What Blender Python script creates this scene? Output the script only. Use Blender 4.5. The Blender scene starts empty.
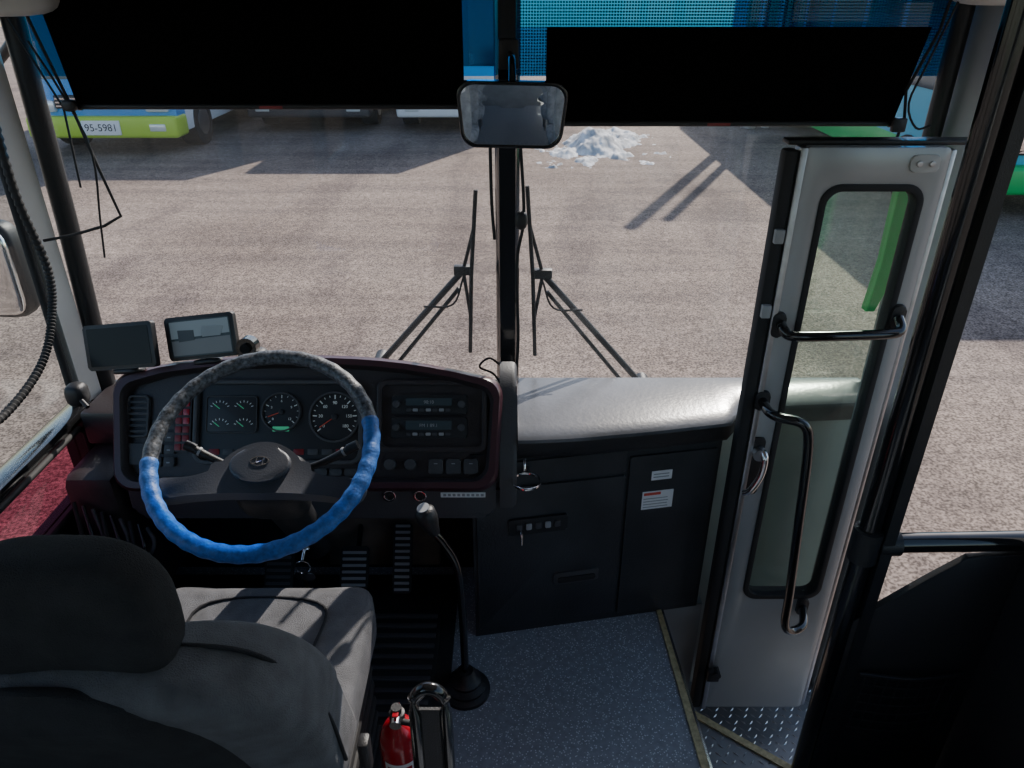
import bpy, bmesh, math, random
from mathutils import Vector, Matrix, noise
random.seed(4)
S = bpy.context.scene
R = math.radians

# ------------------------------------------------------------------ materials
def mat(name, col, rough=0.5, metal=0.0, nscale=0, namt=0.0, bump=0.0, bscale=None, spec=0.5, coat=0.0, speck=None, emis=None):
    m = bpy.data.materials.new(name); m.use_nodes = True
    nt = m.node_tree; b = nt.nodes['Principled BSDF']
    b.inputs['Base Color'].default_value = (*col, 1)
    b.inputs['Roughness'].default_value = rough
    b.inputs['Metallic'].default_value = metal
    b.inputs['Specular IOR Level'].default_value = spec
    b.inputs['Coat Weight'].default_value = coat
    if emis:
        b.inputs['Emission Color'].default_value = (*emis[0], 1); b.inputs['Emission Strength'].default_value = emis[1]
    tc = nt.nodes.new('ShaderNodeTexCoord')
    out = None
    if nscale and namt:
        n = nt.nodes.new('ShaderNodeTexNoise'); n.inputs['Scale'].default_value = nscale; n.inputs['Detail'].default_value = 6
        nt.links.new(tc.outputs['Object'], n.inputs['Vector'])
        r = nt.nodes.new('ShaderNodeValToRGB')
        r.color_ramp.elements[0].position = .3; r.color_ramp.elements[1].position = .7
        r.color_ramp.elements[0].color = (*[max(0, c*(1-namt)) for c in col], 1)
        r.color_ramp.elements[1].color = (*[min(1, c*(1+namt)) for c in col], 1)
        nt.links.new(n.outputs['Fac'], r.inputs['Fac']); out = r.outputs['Color']
        nt.links.new(out, b.inputs['Base Color'])
    if speck:
        scol, sscale, thr = speck
        v = nt.nodes.new('ShaderNodeTexVoronoi'); v.inputs['Scale'].default_value = sscale
        nt.links.new(tc.outputs['Object'], v.inputs['Vector'])
        lt = nt.nodes.new('ShaderNodeMath'); lt.operation = 'LESS_THAN'; lt.inputs[1].default_value = thr
        nt.links.new(v.outputs['Distance'], lt.inputs[0])
        mx = nt.nodes.new('ShaderNodeMix'); mx.data_type = 'RGBA'
        nt.links.new(lt.outputs[0], mx.inputs[0])
        if out: nt.links.new(out, mx.inputs[6])
        else: mx.inputs[6].default_value = (*col, 1)
        mx.inputs[7].default_value = (*scol, 1)
        nt.links.new(mx.outputs[2], b.inputs['Base Color'])
    if bump:
        n = nt.nodes.new('ShaderNodeTexNoise'); n.inputs['Scale'].default_value = bscale or 80; n.inputs['Detail'].default_value = 4
        nt.links.new(tc.outputs['Object'], n.inputs['Vector'])
        bp = nt.nodes.new('ShaderNodeBump'); bp.inputs['Strength'].default_value = bump; bp.inputs['Distance'].default_value = .01
        nt.links.new(n.outputs['Fac'], bp.inputs['Height']); nt.links.new(bp.outputs[0], b.inputs['Normal'])
    return m

def ground_mat():
    m = bpy.data.materials.new('asphalt_concrete'); m.use_nodes = True
    nt = m.node_tree; b = nt.nodes['Principled BSDF']; b.inputs['Roughness'].default_value = .9; b.inputs['Specular IOR Level'].default_value = .2
    tc = nt.nodes.new('ShaderNodeTexCoord')
    def nz(scale, det, c0, c1, p0=.35, p1=.65, stretch=None, rot=.35):
        n = nt.nodes.new('ShaderNodeTexNoise'); n.inputs['Scale'].default_value = scale; n.inputs['Detail'].default_value = det
        if stretch:
            mp = nt.nodes.new('ShaderNodeMapping'); mp.inputs['Scale'].default_value = stretch; mp.inputs['Rotation'].default_value = (0, 0, rot)
            nt.links.new(tc.outputs['Object'], mp.inputs[0]); nt.links.new(mp.outputs[0], n.inputs['Vector'])
        else: nt.links.new(tc.outputs['Object'], n.inputs['Vector'])
        r = nt.nodes.new('ShaderNodeValToRGB'); r.color_ramp.elements[0].position = p0; r.color_ramp.elements[1].position = p1
        r.color_ramp.elements[0].color = (*c0, 1); r.color_ramp.elements[1].color = (*c1, 1)
        nt.links.new(n.outputs['Fac'], r.inputs['Fac']); return r.outputs['Color']
    def mul(a, c):
        x = nt.nodes.new('ShaderNodeMix'); x.data_type = 'RGBA'; x.blend_type = 'MULTIPLY'; x.inputs[0].default_value = 1
        nt.links.new(a, x.inputs[6]); nt.links.new(c, x.inputs[7]); return x.outputs[2]
    c = nz(.35, 6, (.232, .178, .146), (.315, .25, .208))
    c = mul(c, nz(55, 3, (.40, .39, .39), (1.25, 1.25, 1.25), .38, .62))
    c = mul(c, nz(14, 5, (.76, .76, .76), (1.12, 1.12, 1.12), .35, .65))
    c = mul(c, nz(1.3, 5, (.78, .78, .80), (1.05, 1.05, 1.05), .35, .6, (.25, 2.2, 1)))
    c = mul(c, nz(.8, 4, (.74, .73, .75), (1.0, 1.0, 1.0), .36, .48, (1.6, .35, 1), -.5))
    nt.links.new(c, b.inputs['Base Color'])
    return m

def glass(name, tint=(1, 1, 1), refl=.05, dots=False, haze=0.0):
    m = bpy.data.materials.new(name); m.use_nodes = True
    nt = m.node_tree; nt.nodes.clear()
    o = nt.nodes.new('ShaderNodeOutputMaterial')
    t = nt.nodes.new('ShaderNodeBsdfTransparent'); t.inputs[0].default_value = (*tint, 1)
    g = nt.nodes.new('ShaderNodeBsdfGlossy'); g.inputs['Roughness'].default_value = .02
    mx = nt.nodes.new('ShaderNodeMixShader'); mx.inputs[0].default_value = refl
    nt.links.new(t.outputs[0], mx.inputs[1]); nt.links.new(g.outputs[0], mx.inputs[2])
    last = mx.outputs[0]
    if dots or haze:
        d = nt.nodes.new('ShaderNodeBsdfDiffuse'); d.inputs[0].default_value = (.06, .26, .42, 1) if dots else (.8, .8, .8, 1)
        m2 = nt.nodes.new('ShaderNodeMixShader')
        tc = nt.nodes.new('ShaderNodeTexCoord')
        if dots:
            v = nt.nodes.new('ShaderNodeTexVoronoi'); v.inputs['Scale'].default_value = 160; v.inputs['Randomness'].default_value = 0
            nt.links.new(tc.outputs['Object'], v.inputs['Vector'])
            lt = nt.nodes.new('ShaderNodeMath'); lt.operation = 'LESS_THAN'; lt.inputs[1].default_value = .33
            nt.links.new(v.outputs['Distance'], lt.inputs[0]); nt.links.new(lt.outputs[0], m2.inputs[0])
        else:
            n = nt.nodes.new('ShaderNodeTexNoise'); n.inputs['Scale'].default_value = 3; n.inputs['Detail'].default_value = 8
            nt.links.new(tc.outputs['Object'], n.inputs['Vector'])
            ml = nt.nodes.new('ShaderNodeMath'); ml.operation = 'MULTIPLY'; ml.inputs[1].default_value = haze
            nt.links.new(n.outputs['Fac'], ml.inputs[0]); nt.links.new(ml.outputs[0], m2.inputs[0])
        nt.links.new(last, m2.inputs[1]); nt.links.new(d.outputs[0], m2.inputs[2]); last = m2.outputs[0]
    nt.links.new(last, o.inputs[0])
    return m

BLACK = mat('black_plastic', (.016, .016, .018), .45, bump=.15, bscale=300)
BLACKG = mat('black_gloss', (.010, .010, .011), .14, coat=.5)
RUBBER = mat('black_rubber', (.018, .018, .019), .75)
VISOR = mat('visor_fabric', (.003, .003, .003), 1.0, spec=.05)
DASH = mat('dash_vinyl', (.036, .029, .031), .40, bump=.12, bscale=250)
MAROON = mat('dash_maroon', (.06, .022, .030), .3)
DASHGREY = mat('dash_panel_grey', (.058, .058, .063), .5, bump=.12, bscale=250)
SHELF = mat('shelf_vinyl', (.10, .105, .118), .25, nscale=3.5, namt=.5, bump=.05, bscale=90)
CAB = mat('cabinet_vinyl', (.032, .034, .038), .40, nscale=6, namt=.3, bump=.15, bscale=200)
CHROME = mat('chrome', (.75, .75, .77), .15, 1)
STEEL = mat('brushed_steel', (.5, .5, .52), .35, 1, nscale=40, namt=.1)
SILVER = mat('door_silver_paint', (.42, .44, .45), .34, .35, nscale=3, namt=.08)
LGREY = mat('light_grey_trim', (.5, .5, .48), .55, nscale=10, namt=.06)
MGREY = mat('mid_grey_panel', (.32, .33, .34), .5, nscale=8, namt=.1)
TAN = mat('sunlit_floor_tan', (.16, .13, .105), .6, nscale=12, namt=.4)  # tan tone stands for sunlight on the floor
FLOORM = mat('vinyl_floor', (.25, .27, .31), .5, nscale=60, namt=.15, speck=((.65, .69, .74), 150, .26))
FABRIC = mat('seat_fabric', (.105, .105, .113), .9, nscale=25, namt=.25, bump=.5, bscale=500)
FABRICD = mat('headrest_fabric', (.032, .032, .034), .95, nscale=25, namt=.2, bump=.5, bscale=500, spec=.2)
WHEELG = mat('wheel_leather_grey', (.078, .084, .095), .45, nscale=150, namt=.95, bump=.2, bscale=200)
WHEELB = mat('wheel_cover_blue', (.03, .13, .42), .5, nscale=130, namt=.3, bump=.2, bscale=200)
PAD = mat('wheel_pad', (.055, .058, .07), .4, bump=.1, bscale=300)
WHITE = mat('white_label', (.8, .8, .8), .6)
RED = mat('red_paint', (.40, .008, .02), .25, coat=.5)
REDD = mat('red_lamp', (.22, .01, .015), .35)
YELLOW = mat('yellow_strip', (.46, .40, .22), .5, nscale=90, namt=.3)
GAUGE = mat('gauge_face', (.018, .019, .022), .35)
MARK = mat('gauge_marks', (.75, .77, .75), .6, emis=((.8, .9, .85), .05))
GREENM = mat('gauge_green', (.1, .6, .3), .6, emis=((.1, .8, .4), .15))
SCREEN = mat('screen_glass', (.012, .013, .015), .25, spec=.15)
SCREENB = mat('screen_lcd', (.06, .08, .09), .25, spec=.2)
GROUND = ground_mat()
SNOW = mat('snow', (.52, .53, .55), .8, nscale=5, namt=.5, bump=.9, bscale=9)
PLATE = mat('tread_plate', (.30, .31, .33), .4, .7)
MIRROR = mat('mirror_glass', (.9, .9, .9), .01, 1)
G_CLEAR = glass('windshield_glass', (.97, .97, .97), .03, haze=.04)
G_SIDE = glass('side_glass', (.9, .93, .93), .05)
G_BLUE = glass('blue_tint_glass', (.18, .62, .92), .05)
G_BLUED = glass('blue_perforated_film', (.09, .40, .66), .04, dots=True)
G_DOOR = glass('door_glass', (.93, .97, .94), .06, haze=.06)
G_PINK = glass('lower_window_glass', (.70, .36, .46), .04, haze=.05)

# ------------------------------------------------------------------ helpers
def grp(name, loc=(0, 0, 0)):
    e = bpy.data.objects.new(name, None); S.collection.objects.link(e); e.empty_display_size = .05
    return e

def finish(name, bm, m, parent=None, smooth=True, ang=35):
    bmesh.ops.recalc_face_normals(bm, faces=bm.faces)
    me = bpy.data.meshes.new(name); bm.to_mesh(me); bm.free()
    if isinstance(m, (list, tuple)):
        for x in m: me.materials.append(x)
    else: me.materials.append(m)
    if smooth:
        me.shade_smooth(); me.set_sharp_from_angle(angle=R(ang))
    o = bpy.data.objects.new(name, me); S.collection.objects.link(o)
    if parent: o.parent = parent
    return o

def box(name, c0, c1, m, parent=None, bev=0.0, M=None, seg=2):
    bm = bmesh.new()
    c = [(a+b)/2 for a, b in zip(c0, c1)]; d = [abs(b-a) for a, b in zip(c0, c1)]
    bmesh.ops.create_cube(bm, size=1)
    for v in bm.verts: v.co = Vector((v.co.x*d[0]+c[0], v.co.y*d[1]+c[1], v.co.z*d[2]+c[2]))
    if bev: bmesh.ops.bevel(bm, geom=bm.edges[:], offset=min(bev, min(d)*.45), segments=seg, affect='EDGES', profile=.5)
    if M: bm.transform(M)
    return finish(name, bm, m, parent)

def prism(name, pts, z0, z1, m, parent=None, M=None, bev=0.0):
    bm = bmesh.new()
    a = [bm.verts.new((p[0], p[1], z0)) for p in pts]; b = [bm.verts.new((p[0], p[1], z1)) for p in pts]
    n = len(pts)
    bm.faces.new(a); f = bm.faces.new(b)
    for i in range(n): bm.faces.new((a[i], a[(i+1) % n], b[(i+1) % n], b[i]))
    if bev: bmesh.ops.bevel(bm, geom=list(f.edges), offset=bev, segments=3, affect='EDGES', profile=.5)
    if M: bm.transform(M)
    return finish(name, bm, m, parent)

def ring(name, po, pi, z0, z1, m, parent=None, M=None, bev=0.0):
    bm = bmesh.new(); n = len(po)
    L = [[bm.verts.new((p[0], p[1], z)) for p in P] for P, z in ((po, z0), (po, z1), (pi, z1), (pi, z0))]
    for k in range(4):
        A = L[k]; B = L[(k+1) % 4]
        for i in range(n): bm.faces.new((A[i], A[(i+1) % n], B[(i+1) % n], B[i]))
    if bev:
        es = [e for e in bm.edges if (e.verts[0] in L[1] and e.verts[1] in L[1]) or (e.verts[0] in L[2] and e.verts[1] in L[2])]
        bmesh.ops.bevel(bm, geom=es, offset=bev, segments=2, affect='EDGES', profile=.5)
    if M: bm.transform(M)
    return finish(name, bm, m, parent)

def rrect(w, h, r, cx=0, cy=0, seg=5):
    pts = []
    for sx, sy, a0 in ((1, 1, 0), (-1, 1, 90), (-1, -1, 180), (1, -1, 270)):
        for i in range(seg+1):
            a = R(a0+90*i/seg)
            pts.append((cx+sx*(w/2-r)+r*math.cos(a), cy+sy*(h/2-r)+r*math.sin(a)))
    return pts

def circ(r, cx=0, cy=0, n=28, ry=None):
    return [(cx+r*math.cos(2*math.pi*i/n), cy+(ry or r)*math.sin(2*math.pi*i/n)) for i in range(n)]

def spline(pts, k=8):
    P = [Vector(p) for p in pts]; out = []
    Q = [P[0]*2-P[1]]+P+[P[-1]*2-P[-2]]
    for i in range(1, len(Q)-2):
        for j in range(k):
            t = j/k; p0, p1, p2, p3 = Q[i-1], Q[i], Q[i+1], Q[i+2]
            out.append(.5*((2*p1)+(p2-p0)*t+(2*p0-5*p1+4*p2-p3)*t*t+(3*p1-p0-3*p2+p3)*t*t*t))
    out.append(P[-1]); return out

def tube(name, pts, r, m, parent=None, seg=12, M=None, smooth=0, flat=1.0):
    P = spline(pts, smooth) if smooth else [Vector(p) for p in pts]
    n = len(P); rr = r if callable(r) else (lambda i, n: r)
    bm = bmesh.new(); rings = []
    T0 = (P[1]-P[0]).normalized(); up = Vector((0, 0, 1)) if abs(T0.z) < .9 else Vector((1, 0, 0))
    N = T0.cross(up).normalized()
    for i in range(n):
        T = ((P[min(i+1, n-1)]-P[i]).normalized()+(P[i]-P[max(i-1, 0)]).normalized())
        T = T.normalized() if T.length > 1e-6 else T0
        N = (N-T*N.dot(T)).normalized(); B = T.cross(N)
        q = rr(i, n)
        rings.append([bm.verts.new(P[i]+N*q*math.cos(2*math.pi*k/seg)+B*q*flat*math.sin(2*math.pi*k/seg)) for k in range(seg)])
    for i in range(n-1):
        for k in range(seg): bm.faces.new((rings[i][k], rings[i][(k+1) % seg], rings[i+1][(k+1) % seg], rings[i+1][k]))
    bm.faces.new(rings[0]); bm.faces.new(rings[-1])
    if M: bm.transform(M)
    return finish(name, bm, m, parent, ang=50)

def loft(name, secs, m, parent=None, M=None, ang=60):
    bm = bmesh.new(); n = len(secs[0])
    L = [[bm.verts.new(p) for p in s] for s in secs]
    for i in range(len(L)-1):
        for k in range(n): bm.faces.new((L[i][k], L[i][(k+1) % n], L[i+1][(k+1) % n], L[i+1][k]))
    bm.faces.new(L[0]); bm.faces.new(L[-1])
    if M: bm.transform(M)
    return finish(name, bm, m, parent, ang=ang)

def sell(name, c, d, m, parent=None, e=3.0, M=None, fn=None, nu=40, nv=20):
    """rounded pillow: superellipsoid"""
    def sp(v, p): return math.copysign(abs(v)**p, v)
    secs = []
    for j in range(nv+1):
        ph = -math.pi/2+math.pi*j/nv
        ph = max(-math.pi/2+.03, min(math.pi/2-.03, ph))
        cp = sp(math.cos(ph), 2/e); spz = sp(math.sin(ph), 2/e); s = []
        for i in range(nu):
            th = 2*math.pi*i/nu
            p = Vector((cp*sp(math.cos(th), 2/e)*d[0]/2, cp*sp(math.sin(th), 2/e)*d[1]/2, spz*d[2]/2))
            if fn: p = fn(p)
            s.append(p+Vector(c))
        secs.append(s)
    return loft(name, secs, m, parent, M)

def frame(O, X, Y):
    X = Vector(X).normalized(); Y = Vector(Y); Y = (Y-X*Y.dot(X)).normalized(); Z = X.cross(Y)
    M = Matrix((( X.x, Y.x, Z.x, O[0]), (X.y, Y.y, Z.y, O[1]), (X.z, Y.z, Z.z, O[2]), (0, 0, 0, 1)))
    return M

def text(name, s, size, M, m, parent=None):
    cu = bpy.data.curves.new(name, 'FONT'); cu.body = s; cu.size = size; cu.align_x = 'CENTER'; cu.align_y = 'CENTER'
    cu.extrude = .0005; cu.materials.append(m)
    o = bpy.data.objects.new(name, cu); S.collection.objects.link(o); o.matrix_world = M
    if parent: o.parent = parent
    return o

# ------------------------------------------------------------------ ground
GZ = -1.05
g = box('ground', (-45, -25, GZ-.1), (45, 60, GZ), GROUND)

# ------------------------------------------------------------------ bus shell
floor = prism('floor', [(-1.12, -5), (1.1, -5), (1.1, .9), (.46, .9), (.416, 1.6), (.416, 1.78), (-1.12, 1.78)], -.05, 0, FLOORM)
box('driver_floor_mat', (-1.1, .4, 0), (-.16, 1.72, .012), RUBBER, bev=.003)
box('ceiling', (-1.15, -5, 1.88), (1.13, 1.8, 1.95), LGREY)
box('wall_rear', (-1.15, -5.1, -.05), (1.13, -5, 1.9), MGREY)
box('wall_front', (-1.12, 1.79, -.6), (1.05, 1.85, .57), mat('bus_front_paint', (.6, .6, .58), .3))
wl = grp('wall_left')
box('lower', (-1.16, -5, -.6), (-1.10, 1.8, .43), BLACK, wl)
box('sill', (-1.16, -5, .615), (-1.10, 1.76, .645), BLACKG, wl, bev=.01)
box('rear_fill', (-1.16, -5, .43), (-1.11, .95, .62), BLACK, wl)
box('front_fill', (-1.16, 1.62, .43), (-1.10, 1.80, .62), BLACK, wl)
box('cantrail', (-1.16, -5, 1.6), (-1.09, 1.8, 1.9), LGREY, wl)
for i, y in enumerate((.55, -.9, -2.4, -3.9)): box('post_%d' % i, (-1.16, y-.05, .6), (-1.1, y+.05, 1.65), LGREY, wl)
tube('lower_window_seal', [(-1.1, .97, .61), (-1.1, 1.60, .61), (-1.1, 1.62, .59), (-1.1, 1.62, .46), (-1.1, 1.60, .44), (-1.1, .97, .44)], .008, RUBBER, wl, 8)
box('window_1', (-1.135, -5, .64), (-1.13, 1.7, 1.62), G_SIDE)
box('window_2', (-1.135, .95, .43), (-1.13, 1.62, .615), G_PINK)
pl = grp('pillar_left')
tube('a_post', [(-1.10, 1.76, .55), (-1.075, 1.76, 1.1), (-1.05, 1.74, 1.7)], .024, BLACK, pl, 12)
tube('glass_seal', [(-1.125, 1.655, .62), (-1.12, 1.665, 1.7)], .010, RUBBER, pl, 10)
prism('trim_strip', [(-1.128, 1.67), (-1.108, 1.67), (-1.095, 1.73), (-1.12, 1.75)], .62, 1.65, LGREY, pl)
pr = grp('pillar_right')
tube('a_post', [(.97, 1.775, .67), (.965, 1.77, 1.1), (.955, 1.75, 1.7)], .02, BLACK, pr, 12)
prism('jamb', [(1.0, 1.66), (1.08, 1.66), (1.08, 1.79), (.985, 1.79)], -.44, 1.65, MGREY, pr)
wr = grp('wall_right')
box('lower', (1.09, -5, -.6), (1.14, 1.235, .56), BLACK, wr)
box('cantrail', (1.08, -5, 1.62), (1.14, 1.8, 1.9), LGREY, wr)
for i, y in enumerate((1.13, -.4, -1.9, -3.4, -4.9)): box('post_%d' % i, (1.09, y-.05, .5), (1.14, y+.05, 1.65), BLACK, wr)
box('window_3', (1.112, -5, .56), (1.117, 1.1, 1.62), G_SIDE)

box('window_4', (-1.08, 1.80, .58), (-.04, 1.806, 1.42), G_CLEAR)
box('window_5', (.018, 1.80, .58), (.97, 1.806, 1.42), G_CLEAR)
box('window_6', (-1.06, 1.80, 1.42), (-.04, 1.806, 1.72), G_BLUE)
box('window_7', (.018, 1.80, 1.42), (.97, 1.806, 1.72), G_BLUED)
cp = grp('windshield_center_post')
prism('post', [(-.04, 1.765), (-.03, 1.745), (.008, 1.745), (.018, 1.765), (.018, 1.83), (-.04, 1.83)], .665, 1.60, BLACKG, cp)
tube('cable_left', [(-.05, 1.74, 1.30), (-.048, 1.74, 1.15), (-.042, 1.74, 1.06)], .004, RUBBER, cp, 8, smooth=4)
tube('cable_right', [(.018, 1.74, 1.3), (.028, 1.73, 1.12), (.012, 1.74, 1.0), (.016, 1.74, .8), (.01, 1.74, .68)], .004, RUBBER, cp, 8, smooth=6)
sell('cable_clip', (.022, 1.73, 1.11), (.03, .03, .045), BLACK, cp, 2.6, nu=16, nv=10)
tube('cable_low', [(-.03, 1.74, .72), (-.06, 1.73, .745), (-.085, 1.73, .72), (-.05, 1.73, .70), (-.03, 1.73, .67)], .003, RUBBER, cp, 8, smooth=6)
hd = grp('header_trim')
box('header', (-1.1, 1.70, 1.60), (1.05, 1.86, 1.88), BLACK, hd)
sell('corner_cover_left', (-1.04, 1.66, 1.60), (.26, .1, .11), LGREY, hd, 4, nu=24, nv=12)
sell('corner_cover_right', (.97, 1.66, 1.62), (.2, .1, .11), LGREY, hd, 4, nu=24, nv=12)

def visor(x0, x1, xt0, xt1, z0, z1):
    v = grp('sun_visor')
    M = frame((0, 1.69, 0), (1, 0, 0), (0, 0, 1))
    prism('blind', [(x0, z0), (x1, z0), (xt1, z1), (xt0, z1)], -.002, .002, VISOR, v, M)
    tube('bottom_bar', [(x0, 1.69, z0), (x1, 1.69, z0)], .006, BLACK, v, 10)
    for s in (x0+.003, x1-.003): tube('cap', [(s-.004, 1.69, z0), (s+.004, 1.69, z0)], .008, BLACKG, v, 10)
    box('pull_tab', ((x0+x1)/2-.025, 1.684, z0-.004), ((x0+x1)/2+.025, 1.69, z0+.002), REDD, v)
    return v
visor(-.936, -.102, -.97, -.102, 1.370, 1.64)
visor(.072, .828, .072, .864, 1.335, 1.525)
gw = grp('visor_guide_wire')
tube('wire_a', [(-.99, 1.675, 1.60), (-.982, 1.675, 1.538), (-.943, 1.675, 1.375), (-.92, 1.675, 1.25), (-.896, 1.675, 1.135), (-.94, 1.675, 1.112), (-1.02, 1.675, 1.09), (-1.09, 1.675, 1.077)], .0035, RUBBER, gw, 8)
tube('wire_b', [(-.99, 1.665, 1.50), (-.95, 1.665, 1.40), (-.919, 1.665, 1.28), (-.94, 1.665, 1.13), (-.953, 1.665, 1.04)], .0025, RUBBER, gw, 8, smooth=4)
tube('wire_c', [(-1.03, 1.675, 1.55), (-.96, 1.675, 1.37), (-.97, 1.675, 1.20)], .0025, RUBBER, gw, 8)
sell('clip', (-.943, 1.67, 1.375), (.03, .02, .025), BLACK, gw, 3, nu=16, nv=8)
gw2 = grp('visor_guide_wire')
tube('wire_a', [(.884, 1.675, 1.6), (.875, 1.675, 1.52), (.835, 1.675, 1.404), (.845, 1.675, 1.35), (.8385, 1.675, 1.303)], .0035, RUBBER, gw2, 8)
tube('wire_b', [(.90, 1.665, 1.6), (.862, 1.665, 1.46), (.842, 1.665, 1.38), (.87, 1.665, 1.33), (.90, 1.665, 1.335)], .0025, RUBBER, gw2, 8, smooth=4)
box('clip', (.82, 1.665, 1.32), (.85, 1.68, 1.35), BLACK, gw2, bev=.004)

# rear-view mirror
mi = grp('interior_mirror')
Mm = frame((.0, 1.615, 1.363), (1, 0, -.02), (0, -.04, 1))
outl = [(p[0]*(1+.06*(p[1]/.066)), p[1]) for p in rrect(.222, .132, .032, seg=6)]
inl = [(p[0]*.93, p[1]*.89) for p in outl]
prism('housing', outl, -.02, .0, BLACKG, mi, Mm, .006)
ring('bezel', outl, inl, -.004, .006, BLACKG, mi, Mm, .002)
bm = bmesh.new()  # very slightly convex mirror glass, modelled as a grid clipped to the bezel
rings_ = []
for k in range(1, 9):
    t = k/8; rings_.append([bm.verts.new((p[0]*t, p[1]*t, .0048-.10*((p[0]*t)**2+(p[1]*t)**2))) for p in inl])
cv = bm.verts.new((0, 0, .0048)); n = len(inl)
for i in range(n): bm.faces.new((cv, rings_[0][i], rings_[0][(i+1) % n]))
for k in range(7):
    for i in range(n): bm.faces.new((rings_[k][i], rings_[k+1][i], rings_[k+1][(i+1) % n], rings_[k][(i+1) % n]))
bm.transform(Mm); finish('reflector', bm, MIRROR, mi, ang=80)
tube('arm', [(0, 1.625, 1.40), (.0, 1.68, 1.46), (-.005, 1.742, 1.47)], .008, BLACKG, mi, 10, smooth=4)
box('mount', (-.03, 1.73, 1.44), (.015, 1.744, 1.50), BLACK, mi, bev=.004)

# ------------------------------------------------------------------ wipers (outside)
def wiper(p_top, p_bot, joint, base, sgn):
    w = grp('windshield_wiper'); y = 1.88
    P = lambda q, dy=0: (q[0], y+dy, q[1])
    tube('blade', [P(p_top, -.02), P(((p_top[0]+p_bot[0])/2+.004*sgn, (p_top[1]+p_bot[1])/2), -.025), P(p_bot, -.02)], .0055, RUBBER, w, 8)
    tube('blade_frame', [P((p_top[0]*.8+p_bot[0]*.2, p_top[1]*.8+p_bot[1]*.2), -.012), P(joint, .0), P((p_top[0]*.2+p_bot[0]*.8, p_top[1]*.2+p_bot[1]*.8), -.012)], .005, BLACK, w, 8)
    tube('arm_main', [P(joint), P(base)], .009, BLACK, w, 8)
    tube('arm_link', [P((joint[0]+.012*sgn, joint[1]-.05)), P((base[0]-.05*sgn, base[1]))], .006, BLACK, w, 8)
    tube('hose', [P((joint[0], joint[1]-.02)), P((joint[0]+.03*sgn, joint[1]-.09), -.02), P((joint[0]+.11*sgn, joint[1]-.10), -.01)], .003, RUBBER, w, 6, smooth=5)
    box('joint_block', (joint[0]-.025, y-.012, joint[1]-.012), (joint[0]+.025, y+.012, joint[1]+.014), BLACK, w, bev=.004)
    tube('pivot', [P(base, -.02), P(base, .05)], .02, BLACK, w, 14)
wiper((-.091, 1.150), (-.116, .70), (-.13, .932), (-.375, .655), -1)
wiper((.038, 1.160), (.064, .69), (.082, .922), (.38, .58), 1)

# ------------------------------------------------------------------ dashboard (driver)
db = grp('dashboard')
MD = frame((-.49, 1.525, .655), (1, 0, 0), (0, .15, .23))
def dashout(k=0.0, n=14):
    L, Rr, B = -.468+k, .468-k, -.148+k
    pts = []
    def arc(cx, cy, r, a0, a1, s=5):
        for i in range(s+1):
            a = R(a0+(a1-a0)*i/s); pts.append((cx+r*math.cos(a), cy+r*math.sin(a)))
    r = .05-k*.4
    arc(Rr-r-.01, B+r, r, -90, 0)
    arc(Rr-r, .128-k-r, r, 0, 80)
    for i in range(1, n):
        u = Rr-r-(Rr-r-(L+r))*i/n
        q = (u+.03)/.43
        pts.append((u, .178-k-.046*abs(q)**2.4))
    arc(L+r, .138-k-r, r, 100, 180)
    arc(L+r+.01, B+r, r, 180, 270)
    return pts
o0, o1, i1 = dashout(0), dashout(.008), dashout(.03)
def lift(P, z, dy=0, sc=1): return [Vector((p[0]*sc, p[1]+dy, z)) for p in P]
bm = bmesh.new()
loops = [lift(o0, -.21, -.03, .96), lift(o0, -.03), lift(o0, .022), lift(o1, .034), lift(dashout(.022), .034), lift(i1, .02), lift(i1, .0)]
LV = [[bm.verts.new(p) for p in l] for l in loops]; n = len(o0)
for k in range(len(LV)-1):
    for i in range(n):
        f = bm.faces.new((LV[k][i], LV[k][(i+1) % n], LV[k+1][(i+1) % n], LV[k+1][i])); f.material_index = 1 if k in (2, 3) else 0
bm.faces.new(LV[0]); f = bm.faces.new(LV[-1]); f.material_index = 2
bm.transform(MD)
finish('housing', bm, [DASH, MAROON, DASH], db, ang=50)
def dpanel(name, u0, u1, v0, v1, z0, z1, m, r=.01, bev=0.003):
    return prism(name, rrect(abs(u1-u0), abs(v1-v0), r, (u0+u1)/2, (v0+v1)/2), z0, z1, m, db, MD, bev)
def dring(name, u0, u1, v0, v1, t, z0, z1, m, r=.012):
    po = rrect(abs(u1-u0), abs(v1-v0), r, (u0+u1)/2, (v0+v1)/2); pi = rrect(abs(u1-u0)-2*t, abs(v1-v0)-2*t, r*.7, (u0+u1)/2, (v0+v1)/2)
    return ring(name, po, pi, z0, z1, m, db, MD, .002)
dring('cluster_bezel', -.275, .132, -.085, .118, .01, 0, .02, DASHGREY, .03)
dpanel('cluster_face', -.266, .123, -.077, .11, 0, .004, GAUGE, .02, 0)
dpanel('multi_gauge', -.246, -.126, -.008, .078, .004, .009, GAUGE, .006)
dring('multi_gauge_rim', -.248, -.124, -.01, .08, .003, .004, .012, DASHGREY, .008)
NR = mat('needle_red', (.8, .1, .05), .4)
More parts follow.
